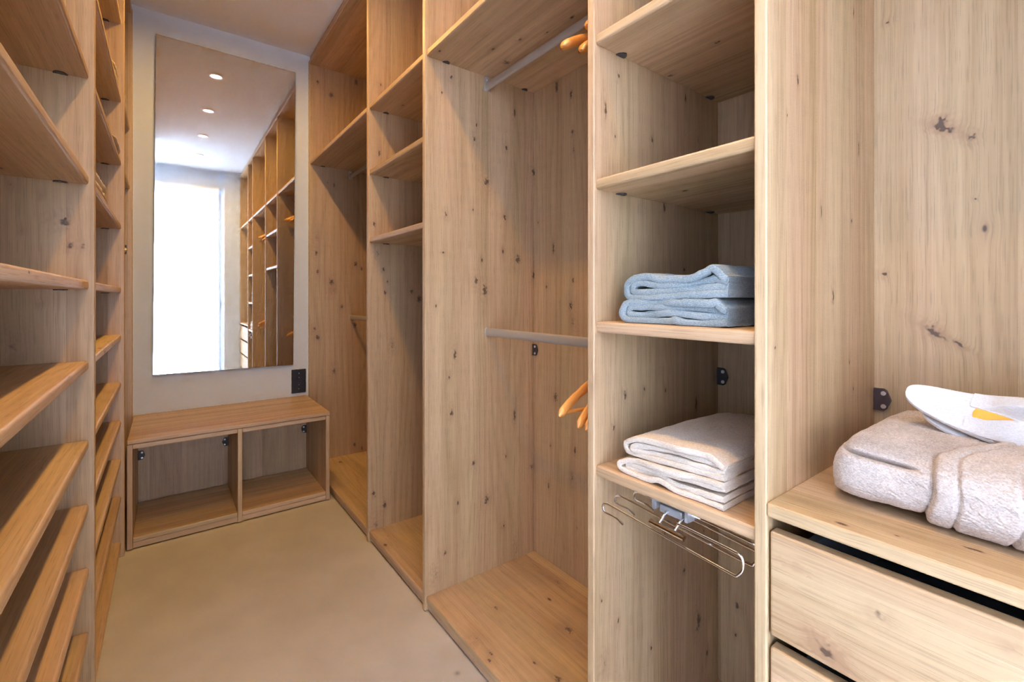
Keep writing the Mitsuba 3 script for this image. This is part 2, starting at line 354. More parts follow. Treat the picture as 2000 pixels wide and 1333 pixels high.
# sheer curtain on its rail
rl = thing('curtain_rail', 'slim white curtain rail above the window, seen in the mirror', 'curtain rail')
add('rail', rbox(XW0 + 0.02, 0.50, YN + 0.0005, YN + 0.046, 2.362, 2.384, 0.003), 'white_metal', rl)
for x in (-1.2, -0.6, 0.0, 0.46):
    add('bracket', rbox(x, x + 0.02, YN + 0.0005, YN + 0.03, 2.3845, 2.390, 0.001), 'grey_metal', rl)
add('end_cap', rbox(0.5003, 0.508, YN + 0.0005, YN + 0.048, 2.360, 2.386, 0.002), 'grey_metal', rl)
cx = np.linspace(XW0 + 0.03, 0.487, 780)
cz = np.linspace(0.025, 2.3615, 26)
ph = 2 * np.pi * cx / 0.062 + 2.2 * meshkit.fbm(np.stack([cx * 6, cx * 0, cx * 0], -1), 3, 4)
V = []
for z in cz:
    low = (2.362 - z) / 2.34
    V.append(np.stack([cx + 0.004 * np.sin(ph * 0.5 + low), YN + 0.023 + (0.007 + 0.012 * low) * np.sin(ph + 0.5 * low * np.sin(cx * 9)), np.full_like(cx, z)], 1))
single('curtain', loft(V, cap=False, close=False), 'sheer', 'sheer white pleated curtain reflected in the mirror', 'curtain', smooth=True)
# downlights
for y in (2.39, 1.667, 0.946, 0.222):
    t = thing('downlight', {2.39: 'small round downlight nearest the mirror, brightest of the four reflected', 1.667: 'small round downlight in the mirror, second from the top',
                            0.946: 'small round downlight in the mirror, third from the top', 0.222: 'small round downlight in the mirror, lowest, nearest the curtain'}[y], 'downlight', 'downlights in the white ceiling')
    a = np.arange(40) * 2 * np.pi / 40
    prof = [(0.0305, ZC - 0.0005), (0.044, ZC - 0.0005), (0.0445, ZC - 0.004), (0.040, ZC - 0.0075), (0.033, ZC - 0.0075), (0.0305, ZC - 0.0045)]
    ring = np.array([[[0.265 + r * math.cos(q), y + r * math.sin(q), z] for q in a] for r, z in prof + prof[:1]])
    add('trim_ring', loft(ring, cap=False), 'white_metal', t)
    v = np.vstack([[0.265, y, ZC - 0.0030], np.stack([0.265 + 0.030 * np.cos(a), y + 0.030 * np.sin(a), np.full(40, ZC - 0.0030)], 1)])
    f = [[0, 1 + (k + 1) % 40, 1 + k] for k in range(40)]
    key = add('lens', (v, f), 'white_metal', t, smooth=False)
    scene[key]['emitter'] = {'type': 'area', 'radiance': rgb(*LAMP)}

# ------------------------------------------------------------------ the right wardrobe
ward = thing('wardrobe', 'long open knotty oak wardrobe with hanging bays along the right wall', 'wardrobe')
PANELS = [3.0495, 1.998 + 0.0005, 1.441, 0.6595, 0.3165, -0.3625]      # -y faces
for y in PANELS:
    wood('side_panel', rbox(XR, XBK, y, y + PT, 0.001, 2.5565, 0.003, 12), 'z', 'x', ward)
BAYS = [(PANELS[k + 1] + PT, PANELS[k]) for k in range(5)]               # (y0, y1) clear widths
G = 0.0004


def connector(x, y, z, parent, side):
    """Dark half-round cap of a shelf fitting under a shelf, where it meets a panel; side = +1 when the panel is on the +y side."""
    a = np.linspace(0, np.pi, 14)
    pl = Polygon([(0.013 * math.cos(q), -side * 0.0155 * math.sin(q)) for q in a])
    add('connector', extrude(pl, 0.0022, frame([x, y, z - 0.0023], [1, 0, 0], [0, 1, 0])), 'dark_plastic', parent)


def shelf(bay, ztop, parent=ward, x0=XR + REC, x1=XBK, conn=True):
    y0, y1 = bay
    key = wood('shelf', nosed(x0, x1, y0 + G, y1 - G, ztop - ST, ztop, '-x', 0.0045), 'y', 'x', parent)
    if conn:
        for xc in (x0 + 0.075, x1 - 0.05):
            connector(xc, y1 - 0.0008, ztop - ST, key, 1)
            connector(xc, y0 + 0.0008, ztop - ST, key, -1)
        if ztop > 1.5:
            connector(x1 - 0.02, (y0 + y1) / 2, ztop - ST, key, 1)
    return key


for bay, zs in zip(BAYS, ((1.931,), (1.931, 1.642, 1.343), (1.931,), (1.931, 1.627, 1.326, 1.029, 0.731), (1.931,))):
    y0, y1 = bay
    if bay is BAYS[0]:
        y1 = PANELS[0]
    for z in zs:
        shelf((y0, y1), z)
    wood('top_panel', nosed(XR + 0.002, XBK, y0 + G, y1 - G, 2.5345, 2.5565, '-x', 0.004), 'y', 'x', ward)
    wood('back_panel', rbox(XBK + 0.0005, XBK + 0.0125, y0 - 0.006, y1 + 0.006, 0.02, 2.55, 0.0008), 'z', 'y', ward)
    if bay is not BAYS[4]:
        wood('bottom_panel', nosed(XR + REC, XBK, y0 + G, y1 - G, 0.028, 0.050, '-x', 0.005), 'y', 'x', ward)
        wood('plinth', rbox(XR + REC + 0.004, XR + REC + 0.022, y0 + G, y1 - G, 0.008, 0.0275, 0.001), 'y', 'z', ward)
wood('fascia', rbox(XR + 0.010, XR + 0.028, PANELS[-1], YW - 0.002, 2.557, ZC - 0.001, 0.001), 'y', 'z', ward)


def bracket(y_face, z, parent, side, mat, x=XBK):
    """Pentagonal corner fitting on a back panel with two screws."""
    pl = Polygon([(0, -0.0225), (0.0165, -0.0225), (0.0215, -0.019), (0.0285, 0.0), (0.0215, 0.019), (0.0165, 0.0225), (0, 0.0225)])
    M = frame([x - 0.0075, y_face, z], [0, -side, 0], [0, 0, 1])
    if M[0, 2] > 0:
        M[0, 3] = x - 0.0075
    else:
        M[0, 3] = x - 0.0002
    key = add('corner_fitting', extrude(pl, 0.0073, M), mat, parent, label='dark plastic corner fitting with two screws')
    for dz in (0.0135, -0.0135):
        c = trimesh.creation.cylinder(0.0045, 0.002, sections=18)
        c.apply_transform(rot(90, [0, 1, 0]))
        c.apply_translation([x - 0.0080, y_face - side * 0.0165, z + dz])
        add('screw', c, 'screw_metal', key)
    return key


for k, m in ((1, 'dark_plastic'), (2, 'dark_plastic'), (3, 'dark_plastic'), (4, 'brown_plastic')):
    bracket(BAYS[k][1] - 0.0004, 0.868, ward, 1, m)


def rail(bay, z, x=0.962):
    y0, y1 = bay
    a = np.arange(20) * 2 * np.pi / 20
    sec = np.stack([0.0075 * np.sign(np.cos(a)) * np.abs(np.cos(a)) ** 0.8, np.sign(np.sin(a)) * np.abs(np.sin(a)) ** 0.8 * 0.015], 1)
    r = [[[x + p, y, z + q] for p, q in sec] for y in (y0 + 0.002, y1 - 0.002)]
    key = add('hanging_rail', loft(r), 'aluminium', ward, label='oval grey metal hanging rail')
    for y, s in ((y0 + 0.0004, 1), (y1 - 0.0004, -1)):
        pl = Polygon([(-0.012, -0.017), (0.012, -0.017), (0.012, 0.030), (0.006, 0.036), (-0.006, 0.036), (-0.012, 0.030)])
        if z < 1.5:        # plain oval sockets on the lower rails
            pl = Polygon([(0.0100 * math.cos(q), 0.0172 * math.sin(q)) for q in np.linspace(0, 2 * math.pi, 25)[:-1]])
        M = frame([x, y, z], [1, 0, 0], [0, 0, 1])
        M[1, 3] = y + (0.002 if s > 0 else 0.0)
        add('rail_bracket', extrude(pl, 0.002, M), 'zinc', key)
        if z < 1.5:
            continue
        sc = trimesh.creation.cylinder(0.004, 0.003, sections=14)
        sc.apply_transform(rot(90, [1, 0, 0]))
        sc.apply_translation([x, y + s * 0.003, z + 0.024])
        add('rail_screw', sc, 'screw_metal', key)


B1 = (BAYS[0][0], PANELS[0])
rail(B1, 1.872)
rail(B1, 0.950)
rail(BAYS[1], 1.284, 0.985)
rail(BAYS[2], 1.872)
rail(BAYS[2], 0.950)

# ------------------------------------------------------------------ drawer chest in the nearest bay
chest = thing('drawer_chest', 'oak chest of four drawers under the folded bathrobe', 'drawers')
y0, y1 = BAYS[4]
wood('top', nosed(XR - 0.001, XBK - 0.0005, y0 + G, y1 - G, 0.757, 0.778, '-x', 0.0035), 'y', 'x', chest)
for k in range(4):
    zt = 0.7365 - 0.170 * k
    d = wood('drawer', nosed(XR + 0.003, XR + 0.022, y0 + 0.003, y1 - 0.004, zt - 0.1535, zt, '-x', 0.004), 'y', 'z', chest)
    for (a, b) in ((y0 + 0.022, y0 + 0.036), (y1 - 0.050, y1 - 0.036)):
        add('drawer_side', rbox(XR + 0.0222, XBK - 0.06, a, b, zt - 0.14, zt - 0.012, 0.002), 'slate', d)
    add('drawer_bottom', rbox(XR + 0.0222, XBK - 0.06, y0 + 0.0365, y1 - 0.0505, zt - 0.14, zt - 0.128, 0.001), 'slate', d)
    add('drawer_back', rbox(XBK - 0.0595, XBK - 0.048, y0 + 0.022, y1 - 0.036, zt - 0.14, zt - 0.012, 0.001), 'slate', d)
wood('bottom_rail', rbox(XR + 0.006, XR + 0.025, y0 + G, y1 - G, 0.004, 0.068, 0.001), 'y', 'z', chest)

# ------------------------------------------------------------------ the left shelf unit
unit = thing('shelf_unit', 'tall knotty oak shelf unit with many shoe shelves along the left wall', 'shelves')
LB = -0.56
LP = [3.0495, 2.502, 1.523, 0.520]
for y in LP:
    wood('side_panel', rbox(LB, XL, y, y + PT, 0.001, 2.5565, 0.003, 12), 'z', 'x', unit)
LX = XL - 0.011
LBAYS = [(LP[k + 1] + PT, LP[k]) for k in range(3)]
LZ = [(1.954, 1.653), (2.235, 1.911, 1.648, 1.384, 1.121, 0.9245, 0.7275, 0.568, 0.409, 0.254, 0.066), (2.235, 1.924, 1.636, 1.378, 1.121, 0.9245, 0.7305, 0.574, 0.4185, 0.2615, 0.066)]
for (y0, y1), zs in zip(LBAYS, LZ):
    for z in zs:
        key = wood('shelf', nosed(LB, LX, y0 + G, y1 - G, z - ST, z, '+x', 0.0055), 'y', 'x', unit)
        for xc in (LX - 0.05, LB + 0.05):
            if z > 1.0:
                connector(xc, y1 - 0.0008, z - ST, key, 1)
    wood('top_panel', nosed(LB, XL - 0.003, y0 + G, y1 - G, 2.5345, 2.5565, '+x', 0.004), 'y', 'x', unit)
    wood('back_panel', rbox(LB - 0.0125, LB - 0.0005, y0 - 0.006, y1 + 0.006, 0.02, 2.55, 0.0008), 'z', 'y', unit)
    wood('plinth', rbox(LX - 0.03, LX - 0.012, y0 + G, y1 - G, 0.004, 0.0435, 0.001), 'y', 'z', unit)
wood('fascia', rbox(XL - 0.028, XL - 0.010, LP[-1], YW - 0.002, 2.557, ZC - 0.001, 0.001), 'y', 'z', unit)

# ------------------------------------------------------------------ the bench under the mirror
bench = thing('bench', 'low oak bench with two open compartments under the mirror', 'bench')
BX0, BX1, BY = -0.138, 0.694, 2.540
wood('top', nosed(BX0, BX1, BY - 0.002, YW - 0.001, 0.451, 0.470, '-y', 0.004), 'x', 'y', bench)
for (a, b) in ((BX0, BX0 + PT), (0.2685, 0.2875), (BX1 - 0.022, BX1 - 0.003)):
    wood('side_panel' if a != 0.2685 else 'divider', rbox(a, b, BY, YW - 0.002, 0.004, 0.4505, 0.0015), 'z', 'y', bench)
for (a, b) in ((BX0 + PT, 0.2685), (0.2875, BX1 - 0.022)):
    wood('front_rail', rbox(a + G, b - G, BY + 0.003, BY + 0.021, 0.4305, 0.4500, 0.001), 'x', 'z', bench)
    wood('bottom_panel', nosed(a + G, b - G, BY + 0.003, YW - 0.10, 0.030, 0.050, '-y', 0.003), 'x', 'y', bench)
    wood('plinth', rbox(a + G, b - G, BY + 0.005, BY + 0.022, 0.005, 0.0295, 0.001), 'x', 'z', bench)
    wood('back_panel', rbox(a + G, b - G, YW - 0.0995, YW - 0.088, 0.0505, 0.4500, 0.001), 'z', 'x', bench)
for (x, s) in ((BX0 + PT + 0.0004, 1), (0.2685 - 0.0004, -1), (BX1 - 0.022 - 0.0004, -1)):
    pl = Polygon([(0, -0.0225), (0.0165, -0.0225), (0.0215, -0.019), (0.0285, 0.0), (0.0215, 0.019), (0.0165, 0.0225), (0, 0.0225)])
    yb = YW - 0.0998
    M = frame([x, yb if s > 0 else yb - 0.0073, 0.286], [s, 0, 0], [0, 0, 1])
    key = add('corner_fitting', extrude(pl, 0.0073, M), 'black_plastic', bench, label='black plastic corner fitting with two screws')
    for dz in (0.0135, -0.0135):
        c = trimesh.creation.cylinder(0.0045, 0.002, sections=16)
        c.apply_transform(rot(90, [1, 0, 0]))
        c.apply_translation([x + s * 0.0165, yb - 0.008, 0.286 + dz])
        add('screw', c, 'screw_metal', key)

# ------------------------------------------------------------------ mirror and socket
mir = thing('mirror', 'tall frameless mirror on the white end wall above the bench', 'mirror')
R = rot(0.42, [0, 1, 0], [0.285, YW, 1.57])
MX0, MX1, MZ0, MZ1 = -0.0555, 0.6225, 0.669, 2.4625
g = place(box(MX0, MX1, YW - 0.0165, YW - 0.0120, MZ0, MZ1), R)
add('backing', g, 'mirror_edge', mir, smooth=False)
fm = trimesh.Trimesh([[MX0 + .001, YW - 0.0168, MZ0 + .001], [MX1 - .001, YW - 0.0168, MZ0 + .001], [MX1 - .001, YW - 0.0168, MZ1 - .001], [MX0 + .001, YW - 0.0168, MZ1 - .001]], [[0, 1, 2], [0, 2, 3]], process=False)
add('glass', place(fm, R), 'silver', mir, smooth=False)
for x in (0.08, 0.49):
    for z in (0.95, 2.2):
        add('wall_mount', box(x - 0.03, x + 0.03, YW - 0.0119, YW - 0.0002, z - 0.03, z + 0.03), 'zinc', mir, smooth=False)
so = thing('wall_socket', 'black double wall socket beside the mirror above the bench', 'socket')
add('cover_frame', rbox(0.6085, 0.6905, YW - 0.009, YW - 0.0005, 0.489, 0.634, 0.002), 'black_plastic', so)
for z in (0.5275, 0.5975):
    disc = m3.Manifold.cube([0.056, 0.004, 0.056]).translate([0.6495 - 0.028, YW - 0.0125, z - 0.028]) - m3.Manifold.cylinder(0.012, 0.020, 0.019, 36).rotate([90, 0, 0]).translate([0.6495, YW - 0.004, z])
    key = add('insert', tm(disc), 'black_plastic', so)
    wall = trimesh.creation.annulus(0.0185, 0.0199, 0.003, sections=32)
    wall.apply_transform(rot(90, [1, 0, 0]))
    wall.apply_translation([0.6495, YW - 0.0107, z])
    add('recess_ring', wall, 'black_recess', key)
    for dz in (0.0125, -0.0125):
        c = trimesh.creation.icosphere(1, 0.0028)
        c.apply_translation([0.6495, YW - 0.0112, z + dz])
        add('contact', c, 'screw_metal', key)

# ------------------------------------------------------------------ clothes hangers


def hanger(x, y, zrail, yaw, tilt, label, group, wide=True, half=0.20):
    """Wooden hanger hooked over a rail that runs along y; arms along x, turned by yaw degrees."""
    t = thing('clothes_hanger', label, 'hanger', group)
    zt = zrail + 0.0175
    dh = 0.045 if wide else 0.012
    M = trimesh.transformations.translation_matrix([x, y, 0]) @ rot(yaw, [0, 0, 1]) @ rot(tilt, [0, 1, 0], [0, 0, zt])
    # hook of wire: over the rail and down to the wood
    a = np.linspace(math.radians(200), math.radians(-20), 16)
    hook = [(0.0185 * math.cos(q), 0, zt - 0.0165 + 0.0185 * math.sin(q)) for q in a] + [(0.012, 0, zt - 0.040), (0.001, 0, zt - 0.052), (0, 0, zt - 0.066 - 0.5 * dh), (0, 0, zt - 0.072 - dh)]
    add('hook', place(tube(hook, 0.0016, 7, 40), M), 'chrome', t)
    zb = zt - 0.078 - dh
    s = np.linspace(-1, 1, 45)
    px = half * s
    pz = zb - 0.020 * np.abs(s) - 0.062 * np.abs(s) ** 2.0 + 0.010 * np.exp(-(s / 0.16) ** 2)
    py = -0.022 * s ** 2 * 1.0
    rings = []
    for k in range(len(s)):
        q = abs(s[k])
        hh = (0.014 - 0.003 * q) * (1 if q < 0.93 else math.sqrt(max(0.02, 1 - ((q - 0.93) / 0.072) ** 2)))
        ww = (0.0065 + (0.016 if wide else 0.003) * q ** 3) * (1 if q < 0.93 else math.sqrt(max(0.02, 1 - ((q - 0.93) / 0.072) ** 2)))
        if not wide and abs(q - 0.66) < 0.03:
            hh *= 0.86
        dz = -(0.020 + 0.124 * q) * np.sign(s[k]) / half
        nz = np.array([-dz, 0, 1.0]); nz /= np.linalg.norm(nz)
        b = np.arange(14) * 2 * np.pi / 14
        rings.append(np.array([px[k], py[k], pz[k]]) + hh * np.sin(b)[:, None] * nz + ww * np.cos(b)[:, None] * np.array([0, 1, 0]))
    add('shoulders', place(loft(rings), M), 'varnish', t)
    if not wide:
        e = 0.93
        zz = zb - 0.020 * e - 0.062 * e * e - 0.004
        add('trouser_bar', place(tube([(-half * e, -0.018, zz), (0, -0.020, zz - 0.001), (half * e, -0.018, zz)], 0.0048, 9, 12), M), 'varnish', t)
    return t


GU, GL = 'wooden hangers on the upper rail of the wide bay', 'wooden hangers on the lower rail of the wide bay'
hanger(0.962, 0.808, 1.872, -8, 0, 'broad wooden hanger on the upper rail, frontmost of its three', GU)
hanger(0.962, 0.770, 1.872, -8, -6, 'broad wooden hanger on the upper rail, lowest of its three tips', GU)
hanger(0.962, 0.735, 1.872, -3, 2, 'broad wooden hanger on the upper rail, rightmost, half hidden by the panel', GU)
hanger(0.962, 0.822, 0.950, 0, 1, 'wooden hanger with trouser bar on the lower rail, leftmost tip of three', GL, False, 0.221)
hanger(0.955, 0.785, 0.950, 3.3, -4, 'slim wooden hanger on the lower rail, middle tip of three', GL, False, 0.217)
hanger(0.955, 0.750, 0.950, 0.7, -4, 'slim wooden hanger on the lower rail, rightmost tip of three', GL, False, 0.217)
for z, lb in ((1.872, 'upper'), (0.950, 'lower')):
    for y in (2.165, 2.125, 2.085):
        hanger(0.962, y, z, 3.0, rng.uniform(-3, 3), f'wooden hanger on the {lb} rail of the far bay, seen only in the mirror', f'hangers on the {lb} rail of the far bay')
for y in (1.592, 1.545):
    hanger(0.985, y, 1.284, 2.0, 0.0, 'wooden hanger in the narrow middle bay, seen only in the mirror', 'hangers in the narrow middle bay')

# ------------------------------------------------------------------ pull-out trouser rack
rack = thing('trouser_rack', 'chrome pull-out trouser rack under the shelf with the cream towels', 'rack')
ARM = [(0.579, 0.643), (0.596, 0.649), (0.624, 0.65), (0.63, 0.655), (0.629, 0.663), (0.623, 0.667), (0.603, 0.668), (0.475, 0.658), (0.369, 0.65), (0.358, 0.652), (0.3505, 0.662), (0.349, 0.671), (0.3515, 0.682), (0.361, 0.686), (0.429, 0.690), (0.462, 0.691)]
for k, x in enumerate((0.702, 0.750, 0.797, 0.844, 0.891)):
    sh = (0.0, 0.010, -0.002, 0.008, 0.0)[k]
    pts = [(x + 0.002 * math.sin(9 * q), min(max(q, 0.347), 0.70) + sh * (q > 0.45), z) for q, z in ARM]
    add('arm', tube(pts, 0.0021, 8, 110), 'chrome', rack)
slide = m3.Manifold.cube([0.38, 0.074, 0.0240]).translate([0.726, 0.458, 0.6845]) - m3.Manifold.cube([0.42, 0.062, 0.019]).translate([0.70, 0.464, 0.6835])
add('slide_housing', tm(slide), 'zinc', rack, smooth=20)
add('carriage', rbox(0.729, 1.06, 0.472, 0.518, 0.683, 0.6975, 0.002), 'zinc', rack)
add('handle', cat(tube([(0.700, 0.516, 0.674), (0.700, 0.448, 0.671)], 0.0048, 12)), 'chrome', rack)
for y in (0.468, 0.500):
    add('handle_bracket', tube([(0.701, y, 0.674), (0.711, y, 0.680), (0.720, y, 0.687), (0.735, y, 0.689)], 0.0019, 8, 14), 'zinc', rack)

# ------------------------------------------------------------------ towels


def towel(paths, x0, x1, th, zmin, mat, label, group, seed, splay=0.0):
    parts = []
    for q, (path, nn, inset) in enumerate(paths):
        p = spline([(y if y > 0.425 else 0.425 - (0.425 - y) * 0.45, z) for y, z in path], nn)
        t = np.gradient(p, axis=0)
        t /= np.linalg.norm(t, axis=1, keepdims=True)
        nrm = np.stack([-t[:, 1], t[:, 0]], 1)
        xs = np.linspace(0, 1, 15)
        rings = []
        for k in range(len(p)):
            a = x0 + inset + 0.009 * (meshkit.noise([[k * 0.09, seed * 3.7 + q, 0]])[0] - 0.5)
            b = x1 + 0.01 * (meshkit.noise([[k * 0.07, seed * 5.1 + q, 7]])[0] - 0.5)
            h2 = th / 2
            front = [(a + 0.45 * h2 * (1 - math.cos(u)), -h2 * math.sin(u)) for u in np.linspace(0, math.pi / 2, 5)]
            up = [(a + 0.45 * h2 + (b - a - 1.45 * h2) * u, -h2) for u in xs[1:]]
            back = [(b - h2 + h2 * math.sin(u), -h2 * math.cos(u)) for u in np.linspace(0, math.pi, 7)[1:]]
            dn = [(a + 0.45 * h2 + (b - a - 1.45 * h2) * u, h2) for u in xs[::-1][1:]]
            fr2 = [(a + 0.45 * h2 * (1 - math.sin(u)), h2 * math.cos(u)) for u in np.linspace(0, math.pi / 2, 5)[1:-1]]
            sec = np.array(front + up + back + dn + fr2)
            d = sec[:, 0] - x0
            yy = p[k, 0] + nrm[k, 0] * sec[:, 1]
            zz = p[k, 1] + nrm[k, 1] * sec[:, 1]
            zz = zz + splay * d * (p[k, 1] - zmin) / 0.08
            rings.append(np.stack([sec[:, 0], yy, zz], 1))
        m = loft(rings)
        v = np.array(m.vertices)
        w = meshkit.fbm(v * [14, 14, 30] + seed * 9 + q * 4, 3) - 0.5
        w2 = meshkit.fbm(v * 60 + seed * 5, 2) - 0.5
        v[:, 2] += 0.0050 * w + 0.0034 * w2
        v[:, 1] += 0.0040 * w2
        v[:, 2] = np.maximum(v[:, 2], zmin + 0.0004)
        v[:, 1] = np.maximum(v[:, 1], 0.3375)
        m.vertices = v
        parts.append(m)
    return single('folded_towel', cat(*parts), mat, label, 'towel', group, smooth=50)


BLUE_TOP_OUT = [(0.353, 1.109), (0.371, 1.113), (0.386, 1.121), (0.403, 1.128), (0.417, 1.13), (0.437, 1.122), (0.462, 1.113), (0.49, 1.114), (0.524, 1.114), (0.552, 1.12), (0.584, 1.116), (0.601, 1.105), (0.601, 1.094), (0.599, 1.085), (0.586, 1.079), (0.531, 1.079), (0.467, 1.083), (0.403, 1.086), (0.353, 1.087)]
BLUE_TOP_IN = [(0.353, 1.103), (0.377, 1.107), (0.406, 1.111), (0.43, 1.107), (0.482, 1.101), (0.531, 1.102), (0.566, 1.108), (0.582, 1.105), (0.587, 1.097), (0.581, 1.089), (0.531, 1.089), (0.467, 1.092), (0.393, 1.097), (0.353, 1.096)]
BLUE_LOW_OUT = [(0.353, 1.058), (0.377, 1.063), (0.399, 1.072), (0.423, 1.070), (0.498, 1.070), (0.566, 1.070), (0.598, 1.068), (0.606, 1.058), (0.608, 1.046), (0.601, 1.038), (0.584, 1.0345), (0.514, 1.0345), (0.49, 1.038), (0.467, 1.0345), (0.423, 1.0345), (0.397, 1.036), (0.353, 1.038)]
BLUE_LOW_IN = [(0.353, 1.053), (0.41, 1.058), (0.437, 1.061), (0.514, 1.061), (0.566, 1.061), (0.586, 1.06), (0.595, 1.052), (0.586, 1.045), (0.548, 1.046), (0.498, 1.051), (0.452, 1.048), (0.419, 1.046), (0.353, 1.047)]
CREAM_TOP_OUT = [(0.351, 0.800), (0.377, 0.806), (0.406, 0.812), (0.436, 0.812), (0.485, 0.810), (0.539, 0.808), (0.573, 0.803), (0.595, 0.791), (0.596, 0.78), (0.583, 0.772), (0.539, 0.775), (0.468, 0.780), (0.421, 0.783), (0.394, 0.783), (0.351, 0.785)]
CREAM_TOP_IN = [(0.351, 0.796), (0.398, 0.802), (0.436, 0.802), (0.485, 0.799), (0.559, 0.793), (0.577, 0.788), (0.581, 0.782), (0.559, 0.782), (0.503, 0.786), (0.452, 0.789), (0.398, 0.792), (0.351, 0.791)]
CREAM_LOW_OUT = [(0.351, 0.772), (0.384, 0.772), (0.421, 0.771), (0.468, 0.768), (0.521, 0.765), (0.569, 0.761), (0.595, 0.755), (0.608, 0.747), (0.604, 0.739), (0.579, 0.736), (0.543, 0.736), (0.517, 0.742), (0.503, 0.741), (0.477, 0.736), (0.444, 0.736), (0.409, 0.736), (0.384, 0.737), (0.351, 0.737)]
CREAM_LOW_IN = [(0.351, 0.766), (0.384, 0.763), (0.413, 0.763), (0.452, 0.762), (0.503, 0.758), (0.559, 0.753), (0.589, 0.749), (0.592, 0.744), (0.575, 0.743), (0.53, 0.746), (0.51, 0.748), (0.485, 0.745), (0.452, 0.746), (0.409, 0.748), (0.351, 0.750)]
towel([(BLUE_LOW_OUT, 110, 0), (BLUE_LOW_IN, 90, 0.003)], 0.733, 1.03, 0.0136, 1.0295, 'blue_terry', 'folded pale blue towel lying on the shelf, lower of two', 'pale blue towels', 1)
towel([(BLUE_TOP_OUT, 120, 0.002), (BLUE_TOP_IN, 90, 0.006)], 0.733, 1.02, 0.0136, 1.0745, 'blue_terry', 'folded pale blue towel, upper of two, with a humped top', 'pale blue towels', 2)
towel([(CREAM_LOW_OUT, 110, 0), (CREAM_LOW_IN, 90, 0.004)], 0.722, 1.05, 0.0108, 0.7315, 'cream_terry', 'folded cream towel on the shelf, lower of two, with a wavy underside', 'cream towels', 3)
towel([(CREAM_TOP_OUT, 110, 0.002), (CREAM_TOP_IN, 90, 0.007)], 0.724, 1.05, 0.0108, 0.7695, 'cream_terry', 'folded cream towel, upper of two, with a broad flat top', 'cream towels', 4)

# ------------------------------------------------------------------ bathrobe on the chest
ys = np.linspace(0.272, -0.26, 270)
th = np.linspace(0, 2 * np.pi, 401)[:-1]
rings = []
for y in ys:
    e = min(abs(y - 0.272), abs(y + 0.26))
    s = min(1.0, 0.45 + 0.55 * math.sqrt(max(0.0, 1 - (1 - min(e, 0.035) / 0.035) ** 2)))
    hx = 0.190 * (0.55 + 0.45 * s) if y > 0 else 0.190 * (0.7 + 0.3 * s)
    hz = 0.0450 * (0.25 + 0.75 * s)
    c, q = np.cos(th), np.sin(th)
    X = np.sign(c) * np.abs(c) ** 0.52
    Z = np.sign(q) * np.abs(q) ** 0.55
    x = 0.978 + hx * X
    top = 1.0 + 0.06 * math.exp(-((y - 0.22) / 0.06) ** 2) - 0.08 * np.exp(-((x - 0.98) / 0.09) ** 2) * (1 if y < 0.13 else 0.5)
    z = 0.779 + hz + hz * Z * np.where(Z > 0, top, 1.0)
    h = np.clip((z - 0.779) / 0.09, 0, 1)
    front = np.clip((0.95 - x) / 0.12, 0, 1)
    # overlapping panel with a hem, starting a third of the way along
    edge = 0.164 - 0.010 * h - 0.012 * np.sin(h * 3.0) - 0.35 * np.clip(x - 0.83, 0, 1)
    step = 0.0095 / (1 + np.exp((y - edge) / 0.0016))
    hem = -0.0042 * np.exp(-((y - edge + 0.027 - 0.006 * h) / 0.0022) ** 2)
    seam = -0.0042 * np.exp(-((y - 0.088 + 0.022 * h + 0.01 * np.sin(4 * h)) / 0.0024) ** 2)
    ditch = -0.0055 * np.exp(-((y - edge - 0.003) / 0.0024) ** 2)
    slit = -0.0170 * np.exp(-((z - 0.855 + 0.06 * np.clip(0.24 - y, 0, 1)) / 0.0026) ** 2) * front * (1 / (1 + math.exp(-(y - 0.172) / 0.006))) * (1 / (1 + math.exp((y - 0.252) / 0.006)))
    tuck = -0.006 * np.exp(-((z - 0.800) / 0.005) ** 2) * max(0, (y - 0.225) / 0.05)
    d = (step + hem + ditch) + seam + slit + tuck
    nx, nz = c * 1.0, q * 1.0
    P = np.stack([x + d * nx, np.full_like(x, y), z + d * nz], 1)
    w = meshkit.fbm(P * 26, 3, 3) - 0.5
    w2 = meshkit.noise(P * 520, 9) - 0.5
    P[:, 0] += nx * (0.0065 * w + 0.0018 * w2)
    P[:, 2] += nz * (0.0065 * w + 0.0018 * w2)
    P[:, 1] += 0.0012 * (meshkit.noise(P * 300, 5) - 0.5)
    P[:, 2] = np.maximum(P[:, 2], 0.7784)
    rings.append(P)
single('bathrobe', loft(rings), 'robe_terry', 'thick beige terry bathrobe folded on top of the drawers', 'bathrobe', smooth=True)

# ------------------------------------------------------------------ slippers
SL, SW = 0.27, 0.094


def foot_half(a):
    u = np.clip(a / SL, 0, 1)
    return SW / 2 * (np.clip(1 - (2 * u - 1) ** 2, 0, 1) ** 0.36) * (0.80 + 0.20 * smooth01((u - 0.15) / 0.5))


def smooth01(x):
    x = np.clip(x, 0, 1)
    return x * x * (3 - 2 * x)


def sole_z(a):
    return 0.020 * np.clip(1 - a / 0.10, 0, 1) ** 2


